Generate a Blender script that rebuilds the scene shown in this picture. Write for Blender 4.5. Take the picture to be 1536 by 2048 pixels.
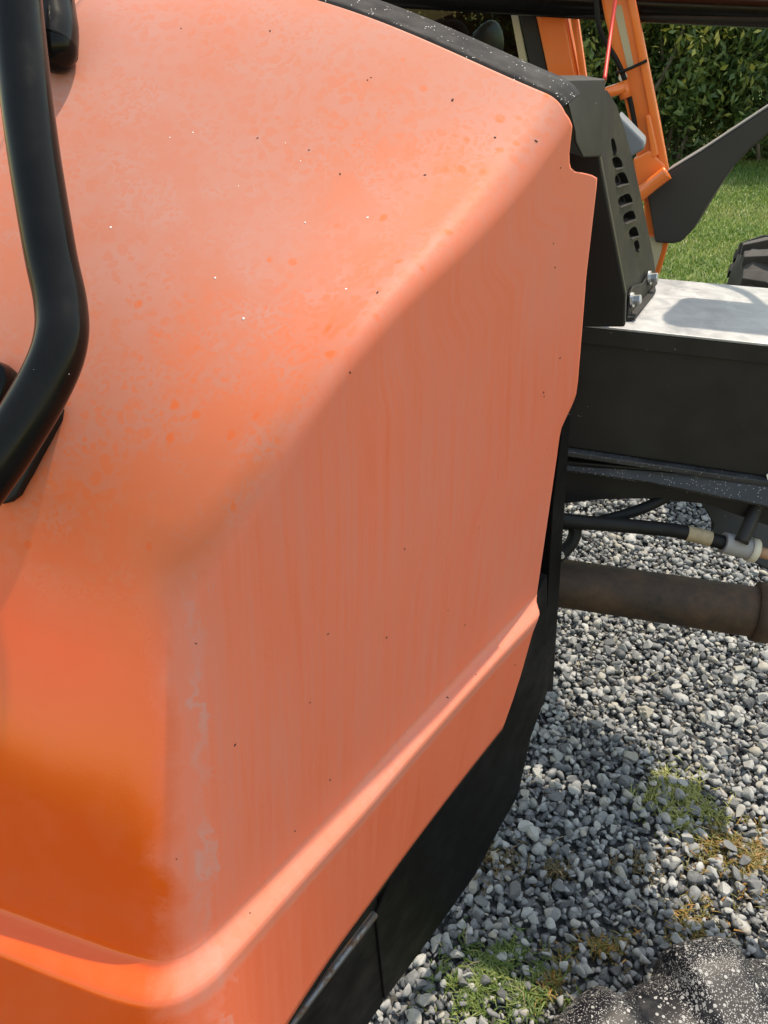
import bpy, math, random
import numpy as np
from mathutils import Vector, Matrix
from mathutils.bvhtree import BVHTree

random.seed(7); rng = np.random.default_rng(7)
for o in list(bpy.data.objects): bpy.data.objects.remove(o)
scene = bpy.context.scene
col = scene.collection
R = math.radians

# ------------------------------------------------------------------ camera
CAM_H, PITCH, FPX = 1.55, R(33.0), 1540.0           # metres, radians, focal length in photo pixels (1536 x 2048)
cam_d = bpy.data.cameras.new('camera'); cam = bpy.data.objects.new('camera', cam_d); col.objects.link(cam)
cam.location = (0, 0, CAM_H); cam.rotation_euler = (R(90) - PITCH, 0, 0)
cam_d.sensor_fit = 'VERTICAL'; cam_d.sensor_height = 34.6; cam_d.lens = 34.6 * FPX / 2048
cam_d.clip_start = 0.02; cam_d.clip_end = 600
scene.camera = cam
scene.cycles.max_bounces = 6; scene.cycles.diffuse_bounces = 3; scene.cycles.glossy_bounces = 3; scene.cycles.transmission_bounces = 3

# ------------------------------------------------------------------ sky, sun, exposure
SUN_AZ, SUN_EL = R(34), R(63)                       # azimuth from +Y towards +X
w = bpy.data.worlds.new('World'); scene.world = w; w.use_nodes = True
nt = w.node_tree; bg = nt.nodes['Background']
sky = nt.nodes.new('ShaderNodeTexSky'); sky.sky_type = 'NISHITA'; sky.sun_disc = False
sky.sun_elevation = SUN_EL; sky.sun_rotation = SUN_AZ; sky.air_density = 2.0; sky.dust_density = 1.0; sky.ozone_density = 1.0
nt.links.new(sky.outputs[0], bg.inputs[0]); bg.inputs[1].default_value = 0.15
sd = bpy.data.lights.new('sun', 'SUN'); sun = bpy.data.objects.new('sun', sd); col.objects.link(sun)
sd.energy = 2.6; sd.angle = R(0.6); sd.color = (1.0, 0.96, 0.90)
S = Vector((math.sin(SUN_AZ) * math.cos(SUN_EL), math.cos(SUN_AZ) * math.cos(SUN_EL), math.sin(SUN_EL)))
sun.rotation_euler = S.to_track_quat('Z', 'Y').to_euler(); sun.location = (0, 0, 6)
scene.view_settings.view_transform = 'Standard'; scene.view_settings.look = 'None'
scene.view_settings.exposure = 1.18; scene.view_settings.use_white_balance = True; scene.view_settings.white_balance_temperature = 7900; scene.view_settings.gamma = 1.0

# ------------------------------------------------------------------ survey helpers: a sight line meets a known plane
CP = np.array([0, 0, CAM_H])
FW = np.array([0, math.cos(PITCH), -math.sin(PITCH)]); UP = np.array([0, math.sin(PITCH), math.cos(PITCH)]); RT = np.array([1., 0, 0])
def ray(x, y): return RT * (x - 768) / FPX + UP * (1024 - y) / FPX + FW
def at_z(x, y, z): r = ray(x, y); return CP + r * (z - CAM_H) / r[2]
def at_d(x, y, d): return CP + ray(x, y) * d
def on(x, y, p0, n):
    r = ray(x, y); n = np.asarray(n, float); return CP + r * ((np.asarray(p0) - CP) @ n) / (r @ n)
A = np.array([.317, .948, 0]); B = np.array([.948, -.317, 0]); Z = np.array([0, 0, 1.])   # tractor: rearwards, towards its near side, up
def cross(x, y, k): return on(x, y, A * k, A)        # plane square to the tractor, k metres along it
NS = np.array([.791, -.611, 0]); DS = np.array([.611, .791, 0]); G0 = np.array([-.175, .388, .8])  # hood's near side panel
def side(x, y, off=0.): return on(x, y, G0 + NS * off, NS)

# ------------------------------------------------------------------ materials
def mat(name, c, rough=.5, metal=0., spec=.5, coat=0.):
    m = bpy.data.materials.new(name); m.use_nodes = True; b = m.node_tree.nodes['Principled BSDF']
    b.inputs['Base Color'].default_value = (*c, 1); b.inputs['Roughness'].default_value = rough
    b.inputs['Metallic'].default_value = metal; b.inputs['Specular IOR Level'].default_value = spec
    b.inputs['Coat Weight'].default_value = coat; b.inputs['Coat Roughness'].default_value = .12
    return m
class NG:
    def __init__(s, m): s.t = m.node_tree; s.b = s.t.nodes['Principled BSDF']; s.out = s.t.nodes['Material Output']
    def n(s, kind, **kw):
        nd = s.t.nodes.new('ShaderNode' + kind)
        for k, v in kw.items():
            if k.startswith('i_'):
                key = k[2:]; key = int(key) if key.isdigit() else key.replace('_', ' ')
                nd.inputs[key].default_value = v
            else: setattr(nd, k, v)
        return nd
    def l(s, a, b): s.t.links.new(a, b)
    def coords(s, scale=(1, 1, 1), kind='Object'):
        tc = s.n('TexCoord'); mp = s.n('Mapping'); mp.inputs['Scale'].default_value = scale; s.l(tc.outputs[kind], mp.inputs[0]); return mp.outputs[0]
    def noise(s, co, scale, detail=4, rough=.55, dist=0.):
        nd = s.n('TexNoise'); nd.inputs['Scale'].default_value = scale; nd.inputs['Detail'].default_value = detail
        nd.inputs['Roughness'].default_value = rough; nd.inputs['Distortion'].default_value = dist; s.l(co, nd.inputs['Vector']); return nd.outputs['Fac']
    def ramp(s, fac, stops):
        nd = s.n('ValToRGB'); el = nd.color_ramp.elements
        while len(el) < len(stops): el.new(.5)
        for e, (p, v) in zip(el, stops): e.position = p; e.color = (*v, 1) if isinstance(v, tuple) else (v, v, v, 1)
        s.l(fac, nd.inputs[0]); return nd.outputs[0]
    def math(s, op, a, b=None, clamp=False):
        nd = s.n('Math', operation=op, use_clamp=clamp)
        for i, v in enumerate((a, b)):
            if v is None: continue
            if isinstance(v, (int, float)): nd.inputs[i].default_value = v
            else: s.l(v, nd.inputs[i])
        return nd.outputs[0]
    def mix(s, f, a, b):
        nd = s.n('Mix', data_type='RGBA')
        for key, v in ((0, f), (6, a), (7, b)):
            if isinstance(v, (int, float)): nd.inputs[key].default_value = v
            elif isinstance(v, tuple): nd.inputs[key].default_value = (*v, 1)
            else: s.l(v, nd.inputs[key])
        return nd.outputs[2]
    def attr(s, name):
        nd = s.n('Attribute', attribute_name=name); return nd
    def bump(s, h, strength, dist=.002):
        nd = s.n('Bump'); nd.inputs['Strength'].default_value = strength; nd.inputs['Distance'].default_value = dist; s.l(h, nd.inputs['Height']); s.l(nd.outputs[0], s.b.inputs['Normal'])

def dusty(name, c, rough=.5, amount=.25, dust=(.22, .21, .2), scale=35, specks=0., metal=0., bump=.15, spec=.5):
    m = mat(name, c, rough, metal, spec); g = NG(m); co = g.coords()
    f = g.ramp(g.noise(co, scale * .25, 6, .65), [(.42, 0.), (.75, amount)])
    base = g.mix(f, c, dust)
    if specks:
        v = g.n('TexVoronoi', feature='F1'); v.inputs['Scale'].default_value = 260; g.l(co, v.inputs['Vector'])
        s1 = g.math('LESS_THAN', v.outputs['Distance'], .16)
        s2 = g.math('GREATER_THAN', g.noise(co, 90, 3), 1 - specks)
        base = g.mix(g.math('MULTIPLY', s1, s2), base, (.6, .6, .58))
    g.l(base, g.b.inputs['Base Color'])
    r = g.ramp(g.noise(co, scale, 4), [(.3, max(.05, rough - .1)), (.7, min(1, rough + .15))]); g.l(r, g.b.inputs['Roughness'])
    if bump: g.bump(g.noise(co, 900, 2), bump, .0006)
    return m

M = {}
M['black_plastic'] = dusty('textured black plastic', (.007, .007, .009), .7, .12, (.08, .078, .076), 40, .46, bump=.35, spec=.16)
M['side_plastic'] = dusty('weathered black plastic', (.013, .0125, .012), .62, .25, (.06, .056, .05), 14, .30, bump=.3, spec=.22)
M['black_paint'] = dusty('black painted steel', (.015, .0138, .0138), .45, .35, (.045, .04, .036), 14, .30, bump=.06, spec=.3)
M['gloss_black'] = dusty('gloss black steel', (.0045, .0042, .004), .16, .05, (.07, .066, .06), 25, .29, bump=.0, spec=.13)
M['rubber'] = dusty('black hose rubber', (.006, .0057, .0057), .6, .2, (.04, .036, .032), 30, spec=.25)
M['skirt'] = dusty('dark skirt steel', (.0028, .0028, .0032), .45, .12, (.012, .0115, .011), 16, .2, bump=.05, spec=.1)
M['dusty_frame'] = dusty('dusty black steel ledge', (.014, .014, .016), .55, .5, (.1, .1, .105), 30, .5)
M['tread'] = dusty('worn tyre rubber', (.03, .027, .025), .85, .5, (.11, .1, .09), 30)
M['guard_plastic'] = dusty('faded black mudguard plastic', (.034, .030, .029), .6, .3, (.07, .066, .06), 12, .2, bump=.2, spec=.3)
M['rim_highlight'] = dusty('dusty sunlit guard rim', (.16, .155, .15), .6, .4, (.22, .21, .2), 14, 0, bump=.2, spec=.3)  # pale grey carries the sun's highlight on the guard edge, plus dust
M['grey_plastic'] = mat('grey plastic', (.13, .14, .16), .45)
M['steel'] = mat('zinc plated steel', (.45, .46, .47), .38, .9)
M['grey_sleeve'] = dusty('grey rubber sleeve', (.26, .25, .25), .7, .3, (.12, .1, .09), 40)
M['cream'] = mat('cream nylon', (.5, .45, .36), .6)
M['label_paper'] = dusty('tan paper label', (.34, .26, .16), .7, .6, (.12, .09, .06), 120)
M['tan'] = mat('tan tape', (.42, .36, .24), .6)
M['red'] = mat('red wire', (.6, .03, .02), .5)
M['white'] = mat('white label', (.75, .75, .72), .6)
M['mirror'] = mat('mirror back', (.5, .51, .52), .3, .6)
M['interior'] = mat('dark cab interior', (.015, .015, .015), .8)

def rusty():
    m = mat('dark rusty steel', (.02, .014, .01), .75, .1); g = NG(m); co = g.coords()
    f = g.ramp(g.noise(co, 14, 8, .7), [(.35, 0.), (.7, 1.)])
    g.l(g.mix(f, (.020, .013, .009), (.085, .043, .021)), g.b.inputs['Base Color']); g.bump(g.noise(co, 160, 5), .4, .002); return m
M['rusty'] = rusty()
m = mat('bright rust', (.25, .1, .04), .8); g = NG(m); co = g.coords()
g.l(g.mix(g.noise(co, 60, 6), (.28, .1, .035), (.42, .27, .18)), g.b.inputs['Base Color']); M['rust'] = m
m = mat('scuffed bare steel bar', (.16, .16, .17), .4, .7); g = NG(m); co = g.coords()
f = g.ramp(g.noise(co, 55, 7, .7), [(.45, 0.), (.6, 1.)])
g.l(g.mix(f, (.13, .135, .15), (.13, .075, .045)), g.b.inputs['Base Color']); g.l(g.ramp(f, [(0, .35), (1, .8)]), g.b.inputs['Roughness']); M['scuffed'] = m

def alu():
    m = mat('scuffed aluminium', (.62, .63, .65), .35, .35); g = NG(m)
    co = g.coords((1, 1, 1)); c2 = g.coords((6, 60, 6))
    f = g.noise(co, 22, 7, .65, .6); s = g.noise(c2, 8, 5, .6)
    c3 = g.n('TexVoronoi', feature='DISTANCE_TO_EDGE'); c3.inputs['Scale'].default_value = 26; g.l(co, c3.inputs['Vector'])
    sc = g.math('LESS_THAN', c3.outputs['Distance'], .012)
    sc = g.math('MULTIPLY', sc, g.math('GREATER_THAN', g.noise(co, 9, 3), .52))
    base = g.mix(g.ramp(f, [(.3, 0.), (.7, 1.)]), (.23, .23, .235), (.40, .40, .405))
    base = g.mix(g.math('MULTIPLY', sc, .12), base, (.7, .7, .7)); g.l(base, g.b.inputs['Base Color'])
    g.l(g.ramp(g.math('ADD', g.math('MULTIPLY', f, .6), g.math('MULTIPLY', s, .4)), [(.3, .3), (.7, .6)]), g.b.inputs['Roughness'])
    g.bump(s, .15, .001); return m
M['aluminium'] = alu()

def paint(name, c=(.78, .16, .025), chalk=(.74, .22, .07)):
    m = mat(name, c, .3, 0, .5, .3); g = NG(m); co = g.coords()
    f = g.ramp(g.noise(co, 12, 6, .6), [(.4, .0), (.75, .45)])
    g.l(g.mix(f, c, chalk), g.b.inputs['Base Color']); g.l(g.ramp(f, [(0, .28), (1, .5)]), g.b.inputs['Roughness']); return m
M['cab_orange'] = paint('orange cab paint')

def hood_paint():
    """sun-faded orange paint: chalky with dried water spots on top, rain streaks down the sides, cleaner on the nose"""
    m = mat('sun faded orange hood paint', (.6, .12, .02), .35, 0, .5); g = NG(m); co = g.coords(); uv = g.n('UVMap', uv_map='UVMap').outputs[0]
    top = g.attr('top').outputs['Fac']; rim = g.attr('rim').outputs['Fac']; ntop = g.attr('ntop').outputs['Fac']; nose = g.attr('nose').outputs['Fac']; low = g.attr('low').outputs['Fac']
    clean = (.62, .072, .004); mid = (.65, .155, .09); chalk = (.50, .232, .195)
    # dried drops: warped cells whose rims hold the chalk
    wv = g.n('TexNoise'); wv.inputs['Scale'].default_value = 40; wv.inputs['Detail'].default_value = 3; g.l(co, wv.inputs['Vector'])
    def warp(amount):
        sb = g.n('VectorMath', operation='SUBTRACT'); g.l(wv.outputs['Color'], sb.inputs[0]); sb.inputs[1].default_value = (.5, .5, .5)
        sc = g.n('VectorMath', operation='SCALE'); g.l(sb.outputs[0], sc.inputs[0]); sc.inputs['Scale'].default_value = amount
        ad = g.n('VectorMath', operation='ADD'); g.l(co, ad.inputs[0]); g.l(sc.outputs[0], ad.inputs[1]); return ad.outputs[0]
    wc = warp(.02)
    def cells(scale, thr_hi, thr_lo):
        v = g.n('TexVoronoi', feature='SMOOTH_F1'); v.inputs['Scale'].default_value = scale; v.inputs['Smoothness'].default_value = .25; g.l(wc, v.inputs['Vector'])
        return g.ramp(v.outputs['Distance'], [(thr_lo, 0.), (thr_hi, 1.)])
    c1 = cells(88, .52, .42); c2 = cells(170, .54, .45)
    patchy = g.ramp(g.noise(co, 9, 4, .6), [(.38, 0.), (.62, 1.)])
    patchy2 = g.ramp(g.noise(co, 17, 3, .6, .4), [(.42, 0.), (.6, 1.)])
    ch = g.math('MULTIPLY', c1, patchy); ch2 = g.math('MULTIPLY', c2, patchy2)
    edge = g.math('MAXIMUM', ch, ch2)
    cloud = g.ramp(g.noise(co, 5, 7, .6), [(.3, .15), (.7, .85)])
    topf = g.math('ADD', g.math('ADD', g.math('MULTIPLY', cloud, .46), .30), g.math('MULTIPLY', edge, .20), clamp=True)
    # round clean drip spots
    v = g.n('TexVoronoi', feature='F1'); v.inputs['Scale'].default_value = 48; v.inputs['Randomness'].default_value = 1.; g.l(warp(.012), v.inputs['Vector'])
    spot = g.ramp(v.outputs['Distance'], [(.16, 1.), (.27, 0.)])
    rc = g.n('SeparateColor'); g.l(v.outputs['Color'], rc.inputs[0])
    spot = g.math('MULTIPLY', spot, g.math('GREATER_THAN', rc.outputs[0], g.math('SUBTRACT', .97, g.math('MULTIPLY', rim, .55))))
    topf = g.math('SUBTRACT', topf, g.math('MULTIPLY', spot, .30), clamp=True)
    fade = g.math('ADD', g.math('MULTIPLY', rim, .12), g.math('MULTIPLY', g.math('MULTIPLY', ntop, g.ramp(g.noise(co, 8, 5, .6), [(.3, .72), (.7, 1.)])), .46))
    topf = g.math('MAXIMUM', g.math('SUBTRACT', topf, fade), g.math('SUBTRACT', g.math('SUBTRACT', .31, g.math('MULTIPLY', spot, .12)), g.math('MULTIPLY', g.math('MULTIPLY', ntop, ntop), .12)))
    mpw = g.n('Mapping'); mpw.inputs['Scale'].default_value = (1, .06, .5); mpw.inputs['Rotation'].default_value = (0, 0, .9); g.l(co, mpw.inputs[0])
    wipe = g.ramp(g.noise(mpw.outputs[0], 150, 4, .7), [(.55, 0.), (.72, 1.)])
    topf = g.math('ADD', topf, g.math('MULTIPLY', g.math('MULTIPLY', wipe, g.ramp(g.noise(co, 7, 3), [(.45, 0.), (.7, 1.)])), .10), clamp=True)
    # rain streaks
    def streak(sx, sy, scale, lo, hi):
        mp = g.n('Mapping'); mp.inputs['Scale'].default_value = (sx, sy, 1); g.l(uv, mp.inputs[0])
        return g.ramp(g.noise(mp.outputs[0], scale, 5, .6), [(lo, 0.), (hi, 1.)])
    s1 = streak(1, .035, 130, .35, .7); s2 = streak(1, .08, 34, .3, .7); s3 = streak(1, .5, 9, .3, .75)
    fine = g.ramp(g.noise(co, 420, 3, .7), [(.3, 0.), (.75, 1.)])
    sidef = g.math('ADD', g.math('ADD', g.math('MULTIPLY', s1, .15), .29), g.math('ADD', g.math('MULTIPLY', s2, .07), g.math('ADD', g.math('MULTIPLY', s3, .13), g.math('MULTIPLY', fine, .08))), clamp=True)
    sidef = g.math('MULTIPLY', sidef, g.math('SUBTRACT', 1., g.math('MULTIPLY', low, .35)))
    nosef = g.math('ADD', g.math('MULTIPLY', g.ramp(g.noise(co, 18, 6, .65), [(.45, 0.), (.8, 1.)]), .09), .0)
    nz_ = g.ramp(g.math('ADD', nose, g.math('MULTIPLY', g.math('SUBTRACT', g.noise(co, 9, 9, .66, .7), .5), .95)), [(.34, 0.), (.70, 1.)])
    # pale residue left where the wash water dried along the nose corner
    rl = g.math('ADD', nose, g.math('MULTIPLY', g.math('SUBTRACT', g.noise(co, 26, 7, .66, .8), .5), .55))
    res = g.math('MULTIPLY', g.ramp(rl, [(.13, 0.), (.155, 1.), (.17, 1.), (.23, 0.)]), g.ramp(g.noise(co, 9, 3), [(.4, 0.), (.6, 1.)]))
    bodyf = g.n('Mix', data_type='FLOAT'); g.l(nz_, bodyf.inputs[0]); g.l(sidef, bodyf.inputs[2]); g.l(nosef, bodyf.inputs[3])
    body_ = g.math('ADD', bodyf.outputs[0], g.math('MULTIPLY', res, .34), clamp=True)
    ff = g.n('Mix', data_type='FLOAT'); g.l(top, ff.inputs[0]); g.l(body_, ff.inputs[2]); g.l(topf, ff.inputs[3])
    c = g.ramp(ff.outputs[0], [(0., clean), (.45, mid), (1., chalk)])
    c = g.mix(top, c, g.ramp(ff.outputs[0], [(0., (.66, .085, .008)), (.24, (.57, .13, .055)), (.5, (.475, .162, .107)), (1., (.43, .222, .19))]))
    g.l(c, g.b.inputs['Base Color'])
    g.l(g.math('MAXIMUM', g.ramp(ff.outputs[0], [(0., .14), (.3, .45), (1., .7)]), g.math('MULTIPLY', top, .56)), g.b.inputs['Roughness'])
    g.l(g.math('MINIMUM', g.ramp(ff.outputs[0], [(0., .5), (.3, .25), (1., .10)]), g.math('SUBTRACT', .5, g.math('MULTIPLY', top, .38))), g.b.inputs['Specular IOR Level']); g.b.inputs['Coat Weight'].default_value = .0; g.b.inputs['Coat Roughness'].default_value = .28
    hb = g.math('ADD', g.math('MULTIPLY', fine, .25), g.math('MULTIPLY', g.noise(co, 9, 2), 1.5)); g.bump(hb, .05, .003)
    return m
M['hood'] = hood_paint()

def glass():
    m = bpy.data.materials.new('tinted cab glass'); m.use_nodes = True; t = m.node_tree; t.nodes.clear()
    o = t.nodes.new('ShaderNodeOutputMaterial'); tr = t.nodes.new('ShaderNodeBsdfTransparent'); gl = t.nodes.new('ShaderNodeBsdfGlossy'); mx = t.nodes.new('ShaderNodeMixShader'); fr = t.nodes.new('ShaderNodeFresnel')
    tr.inputs[0].default_value = (.24, .28, .26, 1); gl.inputs['Roughness'].default_value = .02; fr.inputs[0].default_value = 1.45
    t.links.new(fr.outputs[0], mx.inputs[0]); t.links.new(tr.outputs[0], mx.inputs[1]); t.links.new(gl.outputs[0], mx.inputs[2]); t.links.new(mx.outputs[0], o.inputs[0]); return m
M['glass'] = glass()

# ------------------------------------------------------------------ object helpers
def tag(o, label=None, cat=None, group=None, kind=None):
    if label: o['label'] = label
    if cat: o['category'] = cat
    if group: o['group'] = group
    if kind: o['kind'] = kind
    return o
def world_base(p):
    v = np.zeros(3)
    while p is not None: v += np.array(p.location); p = p.parent
    return v
def build(name, verts, faces, m, parent=None, smooth=False, loc=None, bevel=0., solid=0., uvs=None):
    base = world_base(parent) if parent is not None else np.zeros(3)
    off = base if loc is None else np.asarray(loc, float)
    me = bpy.data.meshes.new(name); me.from_pydata([tuple(np.asarray(v) - off) for v in verts], [], [tuple(f) for f in faces]); me.validate(); me.update()
    o = bpy.data.objects.new(name, me); col.objects.link(o)
    if m is not None: me.materials.append(m)
    if parent is not None: o.parent = parent
    o.location = tuple(off - base)
    if smooth:
        me.polygons.foreach_set('use_smooth', [True] * len(me.polygons))
    if solid:
        md = o.modifiers.new('solid', 'SOLIDIFY'); md.thickness = solid; md.offset = -1
    if bevel:
        md = o.modifiers.new('bevel', 'BEVEL'); md.width = bevel; md.segments = 3; md.limit_method = 'ANGLE'; md.angle_limit = R(35)
        if not smooth:
            me.polygons.foreach_set('use_smooth', [True] * len(me.polygons))
            wn = o.modifiers.new('wn', 'WEIGHTED_NORMAL'); wn.keep_sharp = True
    return o
def prism(pts, vec):
    """closed outline pts extruded along vec"""
    pts = [np.asarray(p, float) for p in pts]; n = len(pts); vec = np.asarray(vec, float)
    nrm = sum(np.cross(pts[i], pts[(i + 1) % n]) for i in range(n))
    if nrm @ vec > 0: pts = pts[::-1]
    v = pts + [p + vec for p in pts]
    f = [list(range(n)), list(range(2 * n - 1, n - 1, -1))] + [[i, i + n, (i + 1) % n + n, (i + 1) % n] for i in range(n)]
    f = [list(reversed(q)) if False else q for q in f]
    return v, f
def plate(name, pts, vec, m, parent, bevel=.003):
    v, f = prism(pts, vec); o = build(name, v, f, m, parent, bevel=bevel)
    fix_normals(o); return o
def fix_normals(o):
    import bmesh
    bm = bmesh.new(); bm.from_mesh(o.data); bmesh.ops.recalc_face_normals(bm, faces=bm.faces); bm.to_mesh(o.data); bm.free()
def box(name, c, ex, ey, ez, m, parent, bevel=.003):
    """box centred at c with half-extent vectors"""
    c = np.asarray(c, float); pts = [c + sx * ex + sy * ey - ez for sx, sy in ((-1, -1), (1, -1), (1, 1), (-1, 1))]
    return plate(name, pts, 2 * np.asarray(ez), m, parent, bevel)
def smooth_path(pts, n=10):
    pts = [np.asarray(p, float) for p in pts]; out = []
    P = [2 * pts[0] - pts[1]] + pts + [2 * pts[-1] - pts[-2]]
    for i in range(1, len(P) - 2):
        p0, p1, p2, p3 = P[i - 1:i + 3]
        for k in range(n):
            t = k / n
            out.append(.5 * (2 * p1 + (p2 - p0) * t + (2 * p0 - 5 * p1 + 4 * p2 - p3) * t * t + (3 * p1 - p0 - 3 * p2 + p3) * t ** 3))
    out.append(pts[-1]); return out
def tube_geo(path, r, seg=20, caps=True):
    path = [np.asarray(p, float) for p in path]; n = len(path); rr = r if hasattr(r, '__len__') else [r] * n
    T = [path[min(i + 1, n - 1)] - path[max(i - 1, 0)] for i in range(n)]; T = [t / np.linalg.norm(t) for t in T]
    ref = np.array([0, 0, 1.]) if abs(T[0][2]) < .9 else np.array([1., 0, 0])
    nx = np.cross(T[0], ref); nx /= np.linalg.norm(nx); v = []; f = []
    for i in range(n):
        nx = nx - T[i] * (nx @ T[i]); nx /= np.linalg.norm(nx); ny = np.cross(T[i], nx)
        for k in range(seg):
            a = 2 * math.pi * k / seg; v.append(path[i] + rr[i] * (math.cos(a) * nx + math.sin(a) * ny))
    for i in range(n - 1):
        for k in range(seg):
            a, b = i * seg + k, i * seg + (k + 1) % seg; f.append((a, b, b + seg, a + seg))
    if caps: f.append(tuple(range(seg - 1, -1, -1))); f.append(tuple(range((n - 1) * seg, n * seg)))
    return v, f
def tube(name, path, r, m, parent, seg=20, curve=True, n=10):
    p = smooth_path(path, n) if curve and len(path) > 2 else path
    v, f = tube_geo(p, r, seg); o = build(name, v, f, m, parent, smooth=True)
    o.data.polygons[-1].use_smooth = False; o.data.polygons[-2].use_smooth = False
    return o
def hexbolt(name, c, axis, r, h, m, parent):
    axis = np.asarray(axis, float); axis = axis / np.linalg.norm(axis)
    ref = np.array([0, 0, 1.]) if abs(axis[2]) < .9 else np.array([1., 0, 0]); x = np.cross(axis, ref); x /= np.linalg.norm(x); y = np.cross(axis, x)
    c = np.asarray(c, float); v = []; f = []
    def ring(rad, hh, k):
        s = len(v)
        for i in range(k):
            a = 2 * math.pi * i / k; v.append(c + axis * hh + rad * (math.cos(a) * x + math.sin(a) * y))
        return list(range(s, s + k))
    a = ring(r * 1.55, 0, 18); b = ring(r * 1.5, h * .22, 18); f += [(a[i], a[(i + 1) % 18], b[(i + 1) % 18], b[i]) for i in range(18)]; f.append(tuple(b)); f.append(tuple(a[::-1]))
    a = ring(r, h * .2, 6); b = ring(r, h * .92, 6); t = ring(r * .86, h, 6)
    f += [(a[i], a[(i + 1) % 6], b[(i + 1) % 6], b[i]) for i in range(6)] + [(b[i], b[(i + 1) % 6], t[(i + 1) % 6], t[i]) for i in range(6)]; f.append(tuple(t))
    return build(name, v, f, m, parent)

# ================================================================== the ground
def grid_sheet(x0, x1, y0, y1, z): return [(x0, y0, z), (x1, y0, z), (x1, y1, z), (x0, y1, z)], [(0, 1, 2, 3)]
def m_lawn():
    m = mat('lawn soil and turf', (.07, .12, .03), .9, 0, .2); g = NG(m); co = g.coords()
    a = g.noise(co, 1.6, 6, .6); b = g.noise(co, 40, 6, .7)
    c = g.mix(g.ramp(a, [(.35, 0.), (.7, 1.)]), (.075, .125, .028), (.15, .15, .05)); c = g.mix(g.ramp(b, [(.4, 0.), (.8, .5)]), c, (.2, .26, .08)); g.l(c, g.b.inputs['Base Color']); return m
def m_bed():
    m = mat('stone dust', (.06, .06, .062), .95, 0, .2); g = NG(m); co = g.coords()
    g.l(g.mix(g.noise(co, 60, 6, .7), (.03, .03, .031), (.10, .098, .094)), g.b.inputs['Base Color']); g.bump(g.noise(co, 90, 5), .8, .01); return m
v, f = grid_sheet(-150, 150, -60, 250, -.036); lawn = tag(build('lawn', v, f, m_lawn()), kind='structure')
v, f = grid_sheet(-9, 9, -5, 4.4, -.026); bed = tag(build('gravel_ground', v, f, m_bed()), kind='structure')

def m_stone():
    m = mat('crushed stone', (.25, .25, .26), .85, 0, .25); g = NG(m); co = g.coords()
    at = g.attr('tint').outputs['Fac']; oi = g.n('ObjectInfo').outputs['Random']
    v = g.math('FRACT', g.math('ADD', at, oi))
    c = g.ramp(v, [(0., (.07, .073, .078)), (.25, (.13, .134, .137)), (.5, (.21, .213, .214)), (.7, (.31, .312, .305)), (.85, (.27, .25, .21)), (.93, (.37, .37, .36)), (1., (.10, .105, .113))])
    nz = g.noise(co, 130, 5, .7); c = g.mix(g.ramp(nz, [(.45, 0.), (.8, .35)]), c, (.42, .42, .41)); 
    nz2 = g.noise(co, 70, 4, .7); c = g.mix(g.ramp(nz2, [(.5, 0.), (.8, .5)]), c, (.06, .06, .065))
    g.l(c, g.b.inputs['Base Color']); g.bump(g.noise(co, 240, 4), .45, .002); return m
M['stone'] = m_stone()

def ico():
    import bmesh
    bm = bmesh.new(); bmesh.ops.create_icosphere(bm, subdivisions=2, radius=1.); v = np.array([q.co[:] for q in bm.verts]); f = np.array([[q.index for q in p.verts] for p in bm.faces]); bm.free(); return v, f
IV, IF = ico()
def stone_variant(r):
    """angular crushed stone: a ball cut by random planes"""
    v = IV.copy()
    for k in range(9):
        n = r.normal(size=3); n /= np.linalg.norm(n); d = r.uniform(.36, .74)
        s = v @ n; over = s > d; v[over] -= np.outer(s[over] - d, n)
    v *= np.array([r.uniform(.85, 1.25), r.uniform(.7, 1.), r.uniform(.5, .8)])
    return v
import bmesh
def decimated(r):
    v = stone_variant(r); me = bpy.data.meshes.new('stone'); me.from_pydata(v.tolist(), [], IF.tolist())
    bm = bmesh.new(); bm.from_mesh(me); bmesh.ops.dissolve_limit(bm, angle_limit=R(16), verts=bm.verts, edges=bm.edges); bmesh.ops.triangulate(bm, faces=bm.faces); bm.to_mesh(me); bm.free()
    vv = np.array([q.co[:] for q in me.vertices]); ff = np.array([list(p.vertices) for p in me.polygons]); me.materials.append(M['stone']); return me, vv, ff
VARS = [decimated(np.random.default_rng(100 + i)) for i in range(16)]
def rotm(q):
    a, b, c, d = q / np.linalg.norm(q); return np.array([[1 - 2 * (c * c + d * d), 2 * (b * c - a * d), 2 * (b * d + a * c)], [2 * (b * c + a * d), 1 - 2 * (b * b + d * d), 2 * (c * d - a * b)], [2 * (b * d - a * c), 2 * (c * d + a * b), 1 - 2 * (b * b + c * c)]])
def scatter(name, pts, sizes, parent=None):
    V = []; F = []; T = []; n0 = 0
    for p, s in zip(pts, sizes):
        me, vv, ff = VARS[rng.integers(len(VARS))]
        q = np.array([1, .35 * rng.normal(), .35 * rng.normal(), rng.normal() * 2.5]); r = rotm(q)
        V.append(vv @ r.T * s + p); F.append(ff + n0); n0 += len(vv); T.append(np.full(len(vv), rng.random()))
    V = np.concatenate(V).astype(np.float32); F = np.concatenate(F).astype(np.int32); T = np.concatenate(T).astype(np.float32)
    me = bpy.data.meshes.new(name); me.vertices.add(len(V)); me.vertices.foreach_set('co', V.ravel()); me.loops.add(F.size); me.loops.foreach_set('vertex_index', F.ravel())
    me.polygons.add(len(F)); me.polygons.foreach_set('loop_start', np.arange(0, F.size, 3, dtype=np.int32)); me.update(calc_edges=True)
    at = me.attributes.new('tint', 'FLOAT', 'POINT'); at.data.foreach_set('value', T); me.materials.append(M['stone'])
    o = bpy.data.objects.new(name, me); col.objects.link(o)
    if parent: o.parent = parent; o.location = tuple(-world_base(parent))
    return o
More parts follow.
